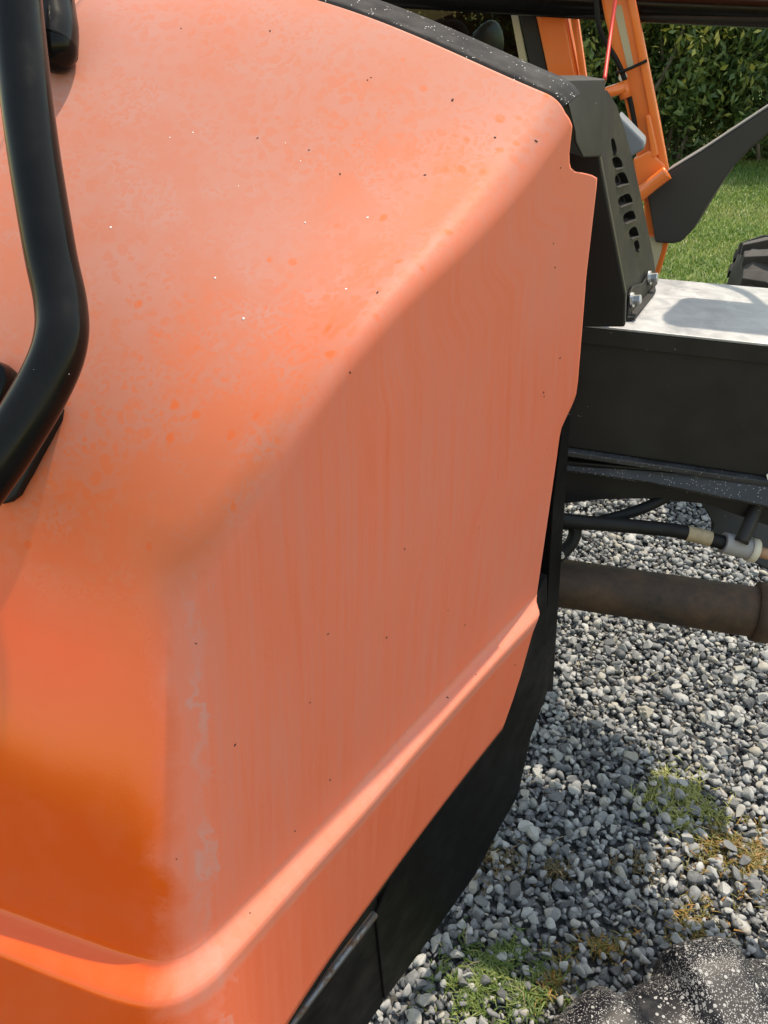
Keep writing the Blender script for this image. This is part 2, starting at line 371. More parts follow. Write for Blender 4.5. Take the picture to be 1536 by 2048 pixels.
def jit_grid(x0, x1, y0, y1, step):
    xs = np.arange(x0, x1, step); ys = np.arange(y0, y1, step); X, Y = np.meshgrid(xs, ys); p = np.stack([X.ravel(), Y.ravel()], 1); return p + rng.uniform(-.5, .5, p.shape) * step
near = jit_grid(-.15, 1.5, .35, 2.6, .0162)
zz = rng.uniform(-.014, .004, len(near)); sz = np.clip(.0100 * np.exp(rng.normal(0, .33, len(near))), .0055, .024)
under = jit_grid(-.15, 1.5, .35, 2.6, .019); zu = rng.uniform(-.026, -.014, len(under))
pts = np.concatenate([np.column_stack([near, zz]), np.column_stack([under, zu])]); szs = np.concatenate([sz, np.full(len(under), .0125)])
far = jit_grid(-2.5, 5.0, 2.6, 4.5, .032); far = np.concatenate([far, jit_grid(1.5, 3.4, .15, 2.6, .030), jit_grid(-2.2, -.15, .15, 2.6, .032), jit_grid(-.15, 1.5, .15, .35, .024), jit_grid(-2, 3, -1.2, .15, .045)])
pts = np.concatenate([pts, np.column_stack([far, rng.uniform(-.016, 0, len(far))])]); szs = np.concatenate([szs, rng.uniform(.012, .022, len(far))])
gravel = tag(scatter('gravel', pts, szs), 'grey crushed gravel covering the yard under the tractor', 'gravel', kind='stuff')

# the largest stones lie singly on top of the bed
cnt = 0
while cnt < 300:
    x, y = rng.uniform(.02, 1.25), rng.uniform(.5, 1.75)
    v_ = np.array([x, y, 0]) - CP; d = v_ @ FW; px = 768 + FPX * (v_ @ RT) / d; py = 1024 - FPX * (v_ @ UP) / d
    if not (740 < px < 1560 and py < 2070) or px < 1080 - (py - 1400) * .52: continue
    o = bpy.data.objects.new('stone', VARS[rng.integers(len(VARS))][0]); col.objects.link(o); o.parent = bed
    s = rng.uniform(.013, .0205) * (1.25 if rng.random() < .06 else 1); o.location = (x, y, rng.uniform(-.002, .008)); o.scale = (s, s, s)
    o.rotation_euler = (rng.normal() * .45, rng.normal() * .45, rng.uniform(0, 6.28)); cnt += 1

def blades(name, centers, h, width, m, lean=.6, segs=2, seedv=3, tint=None):
    r = np.random.default_rng(seedv); V = []; F = []; T = []
    for (x, y, z) in centers:
        a = r.uniform(0, 6.283); l = lean * r.uniform(.2, 1.3); hh = h * r.uniform(.5, 1.3); ww = width * r.uniform(.7, 1.3)
        dx, dy = math.cos(a), math.sin(a); sx, sy = -dy * ww, dx * ww; b = len(V)
        V += [(x - sx, y - sy, z), (x + sx, y + sy, z), (x + dx * l * hh * .35 + sx * .7, y + dy * l * hh * .35 + sy * .7, z + hh * .6), (x + dx * l * hh * .35 - sx * .7, y + dy * l * hh * .35 - sy * .7, z + hh * .6), (x + dx * l * hh, y + dy * l * hh, z + hh)]
        F += [(b, b + 1, b + 2, b + 3), (b + 3, b + 2, b + 4)]; T += [min(1, max(0, .45 + .28 * math.sin(x * 1.7 + 2.1 * math.sin(y * 1.1)) * math.sin(y * 2.3 + x) + r.normal() * .22)) if lean == .9 else r.random()] * 5
    o = build(name, V, F, m); at = o.data.attributes.new('tint', 'FLOAT', 'POINT'); at.data.foreach_set('value', np.array(T, np.float32)); return o
def m_leaf(name, stops, trans=.35, rough=.5):
    m = mat(name, (.1, .15, .03), rough, 0, .4); g = NG(m); c = g.ramp(g.attr('tint').outputs['Fac'], stops); g.l(c, g.b.inputs['Base Color'])
    tl = g.n('BsdfTranslucent'); g.l(c, tl.inputs[0]); mx = g.n('MixShader'); mx.inputs[0].default_value = trans
    g.l(g.b.outputs[0], mx.inputs[1]); g.l(tl.outputs[0], mx.inputs[2]); g.l(mx.outputs[0], g.out.inputs[0]); return m
M['grass'] = m_leaf('grass blade', [(0., (.07, .14, .025)), (.5, (.13, .21, .04)), (.85, (.22, .26, .08)), (1., (.33, .31, .15))])
M['moss_green'] = m_leaf('green weed', [(0., (.05, .09, .015)), (.6, (.10, .16, .03)), (1., (.2, .22, .06))], .25)
M['moss_yellow'] = m_leaf('yellow weed', [(0., (.13, .15, .03)), (.6, (.26, .27, .06)), (1., (.36, .34, .14))], .25)
M['moss_ochre'] = m_leaf('ochre weed', [(0., (.09, .09, .02)), (.5, (.17, .14, .03)), (.8, (.28, .15, .03)), (1., (.35, .17, .05))], .25)
M['moss_brown'] = m_leaf('brown weed', [(0., (.05, .05, .02)), (.6, (.11, .08, .035)), (1., (.2, .12, .05))], .2)
# weed mats among the stones
def weeds(name, blobs, m, n, h, label, seedv):
    r = np.random.default_rng(seedv); c = []
    for (px, py, rx, ry, wgt) in blobs:
        for k in range(int(n * wgt * 1.8)):
            a = r.uniform(0, 6.283); q = min(1.7, abs(r.normal(0, .62))); p = at_z(px + rx * q * math.cos(a), py + ry * q * math.sin(a), .006)
            nzv = math.sin(p[0] * 61 + seedv) * math.sin(p[1] * 53 + 1.7 * seedv) + .6 * math.sin(p[0] * 131 - p[1] * 97)
            if nzv < r.uniform(-.5, .75): continue
            c.append((p[0], p[1], r.uniform(-.014, .002)))
    # tuck each sprig into small clumps
    c = np.array(c); k = len(c); seeds = c[r.integers(0, k, max(6, k // 40))]; idx = r.integers(0, len(seeds), k)
    c[:, :2] = c[:, :2] * .45 + seeds[idx][:, :2] * .55 + 0 * c[:, :2] if False else c[:, :2] + r.normal(0, .004, (k, 2))
    return tag(blades(name, c, h * .5, .0018, m, 2.6, seedv=seedv), label, 'weeds', kind='stuff')
weeds('weed_mat', [(1345, 1580, 62, 45, 1.), (1400, 1625, 60, 40, .6)], M['moss_yellow'], 1900, .018, 'bright yellow green weed mat among the gravel', 11)
weeds('weed_mat', [(1455, 1690, 85, 55, 1.), (1510, 1720, 60, 60, .7)], M['moss_ochre'], 1600, .016, 'ochre and orange weed mat by the right edge', 12)
weeds('weed_mat', [(985, 1715, 55, 45, .8), (1270, 1725, 45, 28, .35), (1110, 1735, 60, 30, .25)], M['moss_brown'], 1200, .014, 'brown dried weed mat beside the black skirt', 13)
weeds('weed_mat', [(965, 1965, 85, 75, 1.), (1000, 1915, 60, 40, .5), (1080, 1985, 60, 50, .4)], M['moss_green'], 2200, .017, 'dark green weed mat in the bottom gravel', 14)
weeds('weed_mat', [(1395, 1850, 65, 55, .8), (1200, 1890, 80, 30, .5), (1110, 1960, 40, 50, .4)], M['moss_ochre'], 900, .015, 'olive weed mat just above the dusty tyre', 15)

# dry straw and twigs dropped on the stones
r8 = np.random.default_rng(8); sv8 = []; sf8 = []
for k in range(34):
    p = at_z(r8.uniform(800, 1530), r8.uniform(1280, 2000), .012); a = r8.uniform(0, 6.28); l_ = r8.uniform(.012, .045)
    d_ = np.array([math.cos(a), math.sin(a), 0]); o_ = np.array([-d_[1], d_[0], 0]) * r8.normal() * .3
    v, f = tube_geo([p - d_ * l_ * .5 + Z * r8.uniform(-.004, .004), p + o_ * l_ * .3 + Z * .004, p + d_ * l_ * .5 + Z * r8.uniform(-.006, .004)], r8.uniform(.0005, .0012), 5)
    b = len(sv8); sv8 += v; sf8 += [tuple(x + b for x in q) for q in f]
m = mat('dry straw', (.3, .24, .15), .8)
tag(build('dry_straw', sv8, sf8, m, smooth=True), 'thin dry straw and twigs lying across the gravel', 'straw', kind='stuff')

# ================================================================== the tractor
E0 = np.array([.25, 1.5, 0.])
tractor = bpy.data.objects.new('tractor', None); col.objects.link(tractor); tractor.location = tuple(E0)
tag(tractor, 'faded orange tractor with sloping hood and black frame parked on gravel', 'tractor')

# ---- hood surface: plan outline at the waist groove, ridge line, fitted top
LO = [(-.530, .472), (-.45, .447), (-.382, .427), (-.298, .3995), (-.243, .3825), (-.207, .3765), (-.180, .386), (-.157, .411), (-.135, .438), (-.085, .502), (-.039, .561), (.022, .645), (.088, .733), (.16, .827), (.235, .921)]
HI = [(-.479, .624), (-.43, .607), (-.375, .590), (-.310, .570), (-.255, .555), (-.215, .545), (-.185, .540), (-.160, .5375), (-.128, .542), (-.0785, .5635), (-.0243, .6126), (.0305, .6802), (.0883, .7517), (.1538, .8349), (.2243, .9245)]
LOs = np.array(smooth_path([np.array([*p, 0]) for p in LO], 16)); HIs = np.array(smooth_path([np.array([*p, 0]) for p in HI], 16))
ridge = [(.1886, .8784, 1.474), (.1434, .8198, 1.431), (.1108, .7793, 1.407), (.0409, .6921, 1.366), (.0051, .6473, 1.349), (-.0282, .6074, 1.320), (-.0834, .5491, 1.272), (-.1167, .534, 1.216), (-.15, .535, 1.140), (-.19, .54, 1.104)]
tops = ridge + [(.093, .91, 1.504), (.0165, .9357, 1.534), (-.105, .976, 1.56), (-.313, 1.046, 1.588), (-.52, 1.12, 1.59), (.02, .82, 1.447), (-.1, .75, 1.398),
        (-.30, .570, 1.125), (-.40, .597, 1.135), (-.48, .624, 1.145), (-.3, .64, 1.225), (-.35, .78, 1.38), (-.55, .82, 1.38), (-.30, .93, 1.51), (-.55, 1.0, 1.52), (-.15, .9, 1.515)]
def basis(x, y):
    x = np.asarray(x, float); y = np.asarray(y, float); q = y - .75; p = x + .2
    return np.stack([np.ones_like(x), p, q, p * p, p * q, q * q, p ** 3, p * p * q, p * q * q, q ** 3, p ** 4, p ** 3 * q, p * p * q * q, p * q ** 3, q ** 4], -1)
T_ = np.array(tops); wt = np.array([2. if z < 1.24 or i < 10 or (z > 1.5 and x > -.32) else 1. for i, (x, y, z) in enumerate(tops)])
coef = np.linalg.lstsq(np.vstack([basis(T_[:, 0], T_[:, 1]) * wt[:, None], .001 * np.eye(15)]), np.r_[T_[:, 2] * wt, np.zeros(15)], rcond=None)[0]
def Htop(x, y): return float(basis(x, y) @ coef)
print('hood fit', np.abs(basis(T_[:, 0], T_[:, 1]) @ coef - T_[:, 2]).max())
NU = len(LOs)
def lerp_curve(Cv, u):
    u = min(max(u, 0), NU - 1); i = min(int(u), NU - 2); t = u - i; return Cv[i] * (1 - t) + Cv[i + 1] * t
def frame(u):
    e = .6; d = lerp_curve(LOs, u + e) - lerp_curve(LOs, u - e); d = d / np.linalg.norm(d); return np.array([d[1], -d[0], 0])   # outward in plan
U_CORNER = 16 * 5.3
SPINE = lambda t: np.array([-.313, 1.046, 0]) - A * t
def section(u, u0):
    """key points of the wall/top section at station u (u0: station before the rear edge is trimmed)"""
    lo = ext(LOs, u).copy(); lo[2] = .8; q = ext(HIs, u).copy(); q[2] = Htop(q[0], q[1])
    k = min(1, max(0, (u0 - 32.) / (NU - 1 - 32.))); sp = SPINE(.34 * (1 - k) ** 1.2)
    cf = math.exp(-((u - U_CORNER) / 20) ** 2); side_k = 1 / (1 + math.exp(-(u - U_CORNER) / 8))
    rk = min(1, max(0, (u - 154) / 70)); Lf = (.040 * (1 - side_k) + (.028 - .006 * rk) * side_k) * (1 + .45 * cf)
    return lo, q, sp, Lf
def ext(Cv, u):
    if u <= NU - 1: return lerp_curve(Cv, u)
    d = Cv[-1] - Cv[-3]; return Cv[-1] + d / 2 * (u - (NU - 1))
# the rear edge of the panel is stepped: (height, distance along the side where the panel ends)
REAR = [(.55, .745), (.611, .762), (.66, .79), (.70, .808), (.7277, .817), (.765, .830), (.785, .845), (.80, .870), (.97, .8746), (1.074, .878), (1.084, .882), (1.098, .905), (1.107, .913), (1.125, .9135), (1.27, .899), (1.374, .899), (1.379, .8975), (1.383, .893), (1.428, .834), (1.434, .829), (1.444, .8235), (1.456, .8207), (1.482, .8215), (1.5, .812), (1.7, .812)]
u_hinge = 16 * 9.5
SLO = LOs @ DS; s_h = float(np.interp(u_hinge, np.arange(NU), SLO)); s_e = float(SLO[-1])
def u_of_s(sv):
    if sv <= s_e: return float(np.interp(sv, SLO[96:], np.arange(96, NU)))
    return NU - 1 + (sv - s_e) / ((s_e - SLO[-3]) / 2)
def warp(u, z):
    if u <= u_hinge: return u
    sn = float(np.interp(u, np.arange(NU), SLO)); se = float(np.interp(z, [a for a, b in REAR], [b for a, b in REAR]))
    return u_of_s(s_h + (sn - s_h) * (se - s_h) / (s_e - s_h))
ROWZ = {}
def hood_point(u, row, raw=False):
    kind, v = row
    if not raw and row not in ROWZ: ROWZ[row] = 1.6 if kind == 'top' else float(hood_point(NU - 1, row, True)[2])
    uu = u if raw else warp(u, ROWZ[row]); uc = min(uu, NU - 1)
    lo, q, sp, Lf = section(uu, u)
    out = frame(uc)
    fr = 1 / (1 + math.exp((uc - U_CORNER) / 9))          # 1 on the nose, 0 on the side
    ow = .020 + .004 * fr; lipz = .603 + .105 * fr + .012 * max(0, (uc - 164) / 60)
    inl = np.array([q[0] - lo[0], q[1] - lo[1], 0.])
    wallv = q - lo; wl = np.linalg.norm(wallv); wd = wallv / wl
    slope = inl / max(1e-6, q[2] - lo[2])                    # lower skin keeps the lean of the wall
    if kind in ('lip', 'low'):
        z = lipz + (.772 - lipz) * (0 if kind == 'lip' else v)
        return lo + out * ow + slope * (z - .8) * .85 + np.array([0, 0, z - .8])
    if kind == 'ledge':                                       # v 0..1 from the lower skin, over the rounded edge, up into the cove
        a = v
        pts = [(1.0, -.026), (1.0, -.0175), (.94, -.0132), (.80, -.0108), (.52, -.0078), (.24, -.0046), (.09, -.0014), (.015, .0018), (0, .005)]
        i = a * (len(pts) - 1); j = min(int(i), len(pts) - 2); t = i - j
        o_ = pts[j][0] * (1 - t) + pts[j + 1][0] * t; dz = pts[j][1] * (1 - t) + pts[j + 1][1] * t
        return lo + out * ow * o_ + slope * dz * .85 + np.array([0, 0, dz])
    bul = lambda d: out * (.003 + .014 * fr) * math.sin(math.pi * min(1, max(0, d / wl))) ** 1.2
    d_end = wl - Lf * 1.25
    if kind == 'wall':
        d = .006 + (d_end - .006) * v; return lo + wd * d + bul(d)
    inw = sp - q; inw[2] = 0; W = np.linalg.norm(inw); inw /= W
    def topp(wd_):
        p = q + inw * wd_; p[2] = Htop(p[0], p[1]); return p
    if kind == 'fil':
        p0 = lo + wd * d_end + bul(d_end); p2 = topp(Lf * 1.25)
        c = q.copy(); t = v; return p0 * (1 - t) ** 2 + c * 2 * t * (1 - t) + p2 * t * t
    return topp(Lf * 1.25 + (W - Lf * 1.25) * v)
rows = [('lip', 0.)] + [('low', v) for v in (.06, .12, .2, .3, .4, .5, .6, .7, .8, .9, .96)] + [('ledge', i / 24) for i in range(25)]
rows += [('wall', v) for v in sorted(set([round(x, 4) for x in np.linspace(0, 1, 60)] + [.43, .436, .442, .448, .454, .46, .466, .472, .478, .484, .49] + [.94, .945, .95, .953, .956, .959, .962, .965, .968, .971, .974]))]
rows += [('fil', v) for v in (.02, .04, .06, .08, .1, .12, .15)] + [('fil', v) for v in np.linspace(.2, 1, 24)] + [('top', v) for v in np.linspace(.02, 1, 46)]
us = list(np.arange(0, NU - 1, 1.0)) + [NU - 1.6, NU - 1.3, NU - 1]
us = sorted(set(us))
HV = [[hood_point(u, r) for u in us] for r in rows]
nc = len(us); V = [p for rr in HV for p in rr]; F = []; HALF = len(V)
for i in range(len(rows) - 1):
    for j in range(nc - 1):
        a = i * nc + j; F.append((a, a + 1, a + nc + 1, a + nc))
c0 = np.array([*SPINE(0)[:2], 0.])
V2 = V + [p - 2 * B * ((p - c0) @ B) for p in V]; F2 = F + [tuple(q + HALF for q in reversed(f)) for f in F]      # the far half
hood = build('hood', V2, F2, M['hood'], tractor, smooth=True)
me = hood.data
ntopa = []; rima = []; topa = []; nosea = []; lowa = []; UVv = []
acc_v = [0.] * nc
for i, (kind, v) in enumerate(rows):
    if i: acc_v = [acc_v[j] + np.linalg.norm(HV[i][j] - HV[i - 1][j]) for j in range(nc)]
    acc_u = 0.
    for j, u in enumerate(us):
        if j: acc_u += np.linalg.norm(HV[40][j] - HV[40][j - 1])
        topa.append({'lip': 0, 'low': 0, 'ledge': .45 / (1 + math.exp(-(u - (U_CORNER + 6)) / 6)), 'wall': 0, 'fil': min(1, max(0, v - .1) / .45) * (1 - .75 * (1 - v) / (1 + math.exp((u - U_CORNER) / 9))), 'top': 1.}[kind])
        rima.append({'fil': 1., 'top': max(0, 1 - v / .3)}.get(kind, 0.) / (1 + math.exp(-(u - (U_CORNER + 14)) / 6))); ntopa.append({'fil': 1., 'top': max(0, 1 - v / .8) ** 1.3}.get(kind, 0.) / (1 + math.exp((u - (U_CORNER + 30)) / 18)))
        kz = rows[i][0]; sh = 0 if kz not in ('fil', 'top') else 10
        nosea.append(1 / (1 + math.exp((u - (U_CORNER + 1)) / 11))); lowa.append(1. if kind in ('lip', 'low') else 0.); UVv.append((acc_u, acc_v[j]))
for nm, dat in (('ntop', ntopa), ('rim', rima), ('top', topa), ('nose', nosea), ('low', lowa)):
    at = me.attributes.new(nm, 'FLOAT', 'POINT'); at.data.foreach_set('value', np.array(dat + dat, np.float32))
uvl = me.uv_layers.new(name='UVMap'); idx = np.zeros(len(me.loops), np.int32); me.loops.foreach_get('vertex_index', idx); uvl.data.foreach_set('uv', np.array(UVv + UVv, np.float32)[idx].ravel())
md = hood.modifiers.new('solid', 'SOLIDIFY'); md.thickness = .004; md.offset = -1 
bvh = BVHTree.FromPolygons([Vector(p) for p in V], F)
def on_hood(px, py):
    r = ray(px, py); h, n, i, d = bvh.ray_cast(Vector(CP), Vector(r).normalized())
    if h is None: return None, None
    if n.dot(Vector(r)) > 0: n = -n
    return np.array(h), np.array(n)

# ---- hood seal: black rubber-edged cowl behind the top's rear edge
edge = [HV[i][-1] for i, r in enumerate(rows) if r[0] == 'top' or (r[0] == 'fil' and r[1] > .5)]
prof = [(-.006, -.008), (.002, -.003), (.0035, .002), (.010, .0045), (.022, .004), (.045, .010), (.068, .012), (.074, .006), (.076, -.025)]
sv = []; sf = []
cen = SPINE(0)
for i, p in enumerate(edge):
    t = edge[min(i + 1, len(edge) - 1)] - edge[max(i - 1, 0)]; t = t / np.linalg.norm(t); nn = np.cross(t, A); nn = nn / np.linalg.norm(nn)
    if nn @ (p - np.array([cen[0], cen[1], .9])) < 0: nn = -nn
    sv += [p + A * a + nn * b for a, b in prof]
npf = len(prof)
for i in range(len(edge) - 1):
    for k in range(npf - 1): a = i * npf + k; sf.append((a, a + 1, a + npf + 1, a + npf))
seal = build('hood_seal', sv, sf, M['black_plastic'], tractor, smooth=True); fix_normals(seal)

# ---- moulded corner trim at the back of the hood
ctp = [cross(1120, 160, .985), cross(1212, 158, 1.07), cross(1150, 264, .975), cross(1140, 215, .96), cross(1204, 314, 1.065), cross(1168, 316, .985), cross(1150, 285, .975)]
far_ = [p + A * .06 - B * .035 for p in ctp]
v_ = ctp + far_; f_ = [(0, 3, 2, 1), (1, 2, 6, 5, 4), (0, 1, 8, 7), (1, 4, 11, 8), (4, 5, 12, 11), (5, 6, 13, 12), (6, 2, 9, 13), (2, 3, 10, 9), (3, 0, 7, 10), (7, 8, 9, 10), (8, 11, 12, 13, 9)]
ct_ = build('corner_trim', v_, f_, M['side_plastic'], tractor, bevel=.0025); fix_normals(ct_)
# inner dark panel under the cowl between hood and louvred cover
ip = [cross(1120, 240, 1.10), cross(1190, 240, 1.10), cross(1205, 340, 1.11), cross(1252, 590, 1.16), cross(1250, 655, 1.17), cross(1100, 655, 1.17)]
plate('bulkhead', ip, A * .02, M['black_paint'], tractor, .004)

# ---- louvred side cover
B0 = np.array([.42, 1.305, 1.1]); UD = np.array([.464, .885, 0]); ND = np.array([.885, -.464, 0]); LEAN = .22
PN = np.cross(UD, np.array([-ND[0] * LEAN, -ND[1] * LEAN, 1.])); PN /= np.linalg.norm(PN)
if PN @ ND < 0: PN = -PN
def cov(x, y, off=0.): return on(x, y, B0 + PN * off, PN)
outl = [(1250, 642), (1247, 592), (1226, 490), (1197, 350), (1190, 260), (1196, 185), (1214, 180), (1234, 212), (1250, 262), (1268, 330), (1290, 430), (1308, 520), (1311, 548), (1307, 572)]
slots = [[(1221, 278), (1228, 275), (1234, 297), (1233, 311), (1226, 309)], [(1224, 316), (1236, 312), (1244, 322), (1246, 336), (1231, 340), (1225, 326)],
         [(1228, 352), (1248, 341), (1257, 362), (1257, 368), (1233, 376)], [(1234, 397), (1258, 384), (1266, 402), (1264, 406), (1240, 416)],
         [(1244, 430), (1266, 418), (1272, 434), (1270, 440), (1250, 449)], [(1256, 462), (1271, 450), (1278, 468), (1277, 473), (1262, 479)], [(1267, 484), (1276, 478), (1280, 494), (1277, 504), (1271, 500)]]
def rounded(poly, it=2):
    for _ in range(it):
        q = []
        for i in range(len(poly)):
            a, b = np.array(poly[i], float), np.array(poly[(i + 1) % len(poly)], float); q += [tuple(a * .78 + b * .22), tuple(a * .22 + b * .78)]
        poly = q
    return poly
def plate_with_holes(name, outer, holes, vec, m, parent):
    bm = bmesh.new(); loops = []
    for lp in [outer] + holes:
        vs = [bm.verts.new(Vector(p)) for p in lp]; loops.append([bm.edges.new((vs[i], vs[(i + 1) % len(vs)])) for i in range(len(vs))])
    bmesh.ops.triangle_fill(bm, use_beauty=True, edges=[e for l in loops for e in l])
    r_ = bmesh.ops.extrude_face_region(bm, geom=bm.faces[:]); nv = [g_ for g_ in r_['geom'] if isinstance(g_, bmesh.types.BMVert)]
    bmesh.ops.translate(bm, verts=nv, vec=Vector(vec)); bmesh.ops.recalc_face_normals(bm, faces=bm.faces)
    v = [np.array(q.co) for q in bm.verts]; bm.verts.index_update(); f = [[q.index for q in p.verts] for p in bm.faces]; bm.free()
    return build(name, v, f, m, parent)
cover = plate_with_holes('side_cover', [cov(*p) for p in outl], [[cov(*p) for p in rounded(s)] for s in slots], -PN * .012, M['side_plastic'], tractor)
plate('slot_backing', [cov(x, y, -.02) for x, y in [(1206, 262), (1236, 258), (1262, 340), (1290, 500), (1272, 520), (1240, 440)]], -PN * .003, M['interior'], cover, 0)
for s in slots:     # each slot is a recessed pocket with a sloping louvre blade at its lower end
    c = np.mean([cov(*p) for p in s], axis=0); pts = [c + (cov(*p) - c) * 1.06 - PN * .022 for p in s]
    plate('slot_backing', pts, -PN * .004, M['interior'], cover, 0)
    lo2 = sorted(s, key=lambda p: p[1])[-2:]; lo2 = sorted(lo2); 
    a, b = cov(*lo2[0]), cov(*lo2[1]); up_ = (c - (a + b) / 2) * .55
    plate('louver', [a + PN * .003, b + PN * .003, b + up_ - PN * .014, a + up_ - PN * .014], (a - b) * 0 - PN * .004, M['side_plastic'], cover, 0)
# front return of the cover: the dark flank between its front edge and the hood
fr_o = [cov(1250, 642), cov(1247, 592), cov(1226, 490), cov(1197, 350), cov(1190, 262)]
bk = [p - ND * .10 - UD * .05 for p in fr_o]
v_ = fr_o + bk; f_ = [(i, i + 1, i + 6, i + 5) for i in range(4)]
flank = build('cover_flank', v_, f_, M['black_paint'], cover, solid=.004)
tab = [cov(1252, 640, .002), cov(1255, 590, .002), cov(1263, 572, .002), cov(1283, 566, .002), cov(1300, 540, .002), cov(1309, 545, .002), cov(1312, 575, .002)]
plate('mounting_tab', tab, PN * .004, M['side_plastic'], cover, .0015)
ft = [at_z(1252, 641, 1.102), at_z(1268, 641, 1.102), at_z(1311, 586, 1.102), at_z(1309, 575, 1.102)]
plate('mounting_foot', ft, np.array([0, 0, .006]), M['side_plastic'], cover, .001)
hexbolt('bolt', cov(1263, 600, .007), PN, .0085, .016, M['steel'], cover); hexbolt('bolt', cov(1298, 556, .007), PN, .0085, .016, M['steel'], cover)

# ---- side box with aluminium lid
kf = 1.334; pf = lambda x, k, z: B * (x) + A * k + Z * z
bl = B @ np.array([.339, 1.294, 0]); x0, x1 = bl - .30, bl + .44
sbox = plate('side_box', [pf(x0, kf, .858), pf(x1, kf, .858), pf(x1, kf, 1.094), pf(x0, kf, 1.094)], A * .31, M['black_paint'], tractor, .004)
plate('lid', [pf(x0 - .004, kf - .007, 1.0955), pf(x1, kf - .007, 1.0955), pf(x1, kf + .318, 1.0955), pf(x0 - .004, kf + .318, 1.0955)], Z * .0045, M['aluminium'], sbox, .0012)
plate('lid_rim', [pf(x0 - .002, kf - .006, 1.066), pf(x1, kf - .006, 1.066), pf(x1, kf - .006, 1.0945), pf(x0 - .002, kf - .006, 1.0945)], A * .005, M['black_paint'], sbox, .001)
plate('flange', [pf(x0, kf - .014, .846), pf(x1, kf - .014, .846), pf(x1, kf + .05, .846), pf(x0, kf + .05, .846)], Z * .011, M['dusty_frame'], sbox, .002)
lowb = [cross(1060, 916, kf + .0), cross(1640, 968, kf + .0), cross(1640, 1078, kf + .0), cross(1536, 1052, kf), cross(1405, 1008, kf + .0), cross(1290, 998, kf), cross(1200, 1000, kf), cross(1130, 1008, kf), cross(1060, 1030, kf)]
plate('lower_beam', lowb, A * .10, M['black_paint'], sbox, .003)
sl = [cross(1060, 925, kf - .004), cross(1640, 966, kf - .004), cross(1640, 1042, kf - .035), cross(1536, 1012, kf - .035), cross(1300, 964, kf - .02), cross(1060, 930, kf - .006)]
dl = plate('dusty_ledge', [p for p in sl], np.array([0, 0, -.006]) + A * .003, M['dusty_frame'], sbox, .0015)

# ---- black support bar and skirt under the hood
bar = [side(1128, 828, -.02), side(1142, 828, -.02), side(1106, 1384, -.02), side(1084, 1384, -.02), side(1092, 1250, -.02), side(1106, 1010, -.02)]
plate('support_bar', bar, -NS * .025, M['skirt'], tractor, .002)
sk1 = [side(1095, 1150, -.012), side(1095, 1384, -.012), side(1062, 1475, -.012), side(1036, 1592, -.012), side(1003, 1650, -.012), side(952, 1748, -.012), side(880, 1850, -.012), side(770, 2000, -.012), side(752, 1830, -.012), side(900, 1500, -.012)]
plate('skirt', sk1, -NS * .014, M['skirt'], tractor, .002)
sk2 = [side(752, 1760, -.016), side(768, 2002, -.016), side(735, 2052, -.016), side(640, 2190, -.016), side(470, 2330, -.016), side(450, 2060, -.016)]
plate('skirt', sk2, -NS * .014, M['skirt'], tractor, .002)
tube('rub_rail', [side(750, 1828, .006), side(690, 1906, .006), side(620, 1998, .006), side(540, 2105, .006)], [.0035, .0055, .0065, .007] if False else .0055, M['scuffed'], tractor, 14, curve=False)
gk = [HV[0][j] + np.array([0, 0, -.002]) - frame(us[j]) * .0035 for j in range(nc) if us[j] > 40]
v_, f_ = tube_geo(gk, .0045, 8); o = build('edge_gasket', v_, f_, M['gloss_black'], tractor, smooth=True)
# nose valance below the lip
nv = [HV[0][j] - frame(us[j]) * .012 for j in range(0, nc) if us[j] < U_CORNER + 14]
vv = nv + [p - np.array([0, 0, .16]) for p in nv]; n_ = len(nv)
build('valance', vv, [(i, i + 1, i + 1 + n_, i + n_) for i in range(n_ - 1)], M['black_paint'], tractor, smooth=True, solid=.004)
# inner bulk that keeps the engine bay dark
cx = np.array([-.10, .90, .0])
box('engine_block', cx + np.array([-.12, .12, .72]), B * .12, A * .28, Z * .2, M['interior'], tractor, .02)

# ---- axle, hoses and linkage
tube('axle_tube', [at_z(1060, 1158, .62), at_z(1115, 1165, .62), at_z(1536, 1228, .62), at_z(1800, 1268, .62)], .047, M['rusty'], tractor, 32, curve=False)
ring_c = [at_z(1508, 1222, .62), at_z(1540, 1228, .62)]; tube('axle_collar', ring_c, .056, M['rusty'], tractor, 32, curve=False)
D = lambda d, *pts: [at_d(x, y, d) for x, y in pts]
tube('hose', D(1.46, (1085, 1020), (1125, 1045), (1160, 1050), (1220, 1037), (1290, 1015), (1345, 985), (1390, 940)), .0105, M['rubber'], tractor, 14)
h2 = tube('hose', D(1.42, (1090, 1035), (1150, 1043), (1210, 1048), (1290, 1055), (1360, 1063), (1450, 1086)), .0135, M['rubber'], tractor, 16)
tube('paper_label', D(1.42, (1372, 1066), (1395, 1071), (1420, 1078)), .0145, M['label_paper'], h2, 20)
tube('sleeve', D(1.42, (1446, 1085), (1470, 1091), (1500, 1099)), [.0195, .0205, .0205] and .020, M['grey_sleeve'], h2, 20)
tube('collar', D(1.42, (1497, 1098), (1511, 1102)), .0225, M['cream'], h2, 22)
tube('end_rod', D(1.42, (1505, 1100), (1570, 1118)), .0105, M['rust'], h2, 14)
tube('elbow_hose', D(1.45, (1095, 1128), (1122, 1108), (1143, 1085), (1150, 1062), (1140, 1044), (1112, 1038)), .0125, M['rubber'], tractor, 14)
hexbolt('clamp_bolt', at_d(1120, 1110, 1.43), np.array([.3, -.8, .2]), .005, .01, M['steel'], tractor)
tube('strut', D(1.40, (1545, 930), (1515, 1010), (1482, 1085)), .0125, M['black_paint'], tractor, 14)
hexbolt('strut_bolt', at_d(1545, 950, 1.37), np.array([-.5, -.8, .3]), .010, .018, M['steel'], tractor)
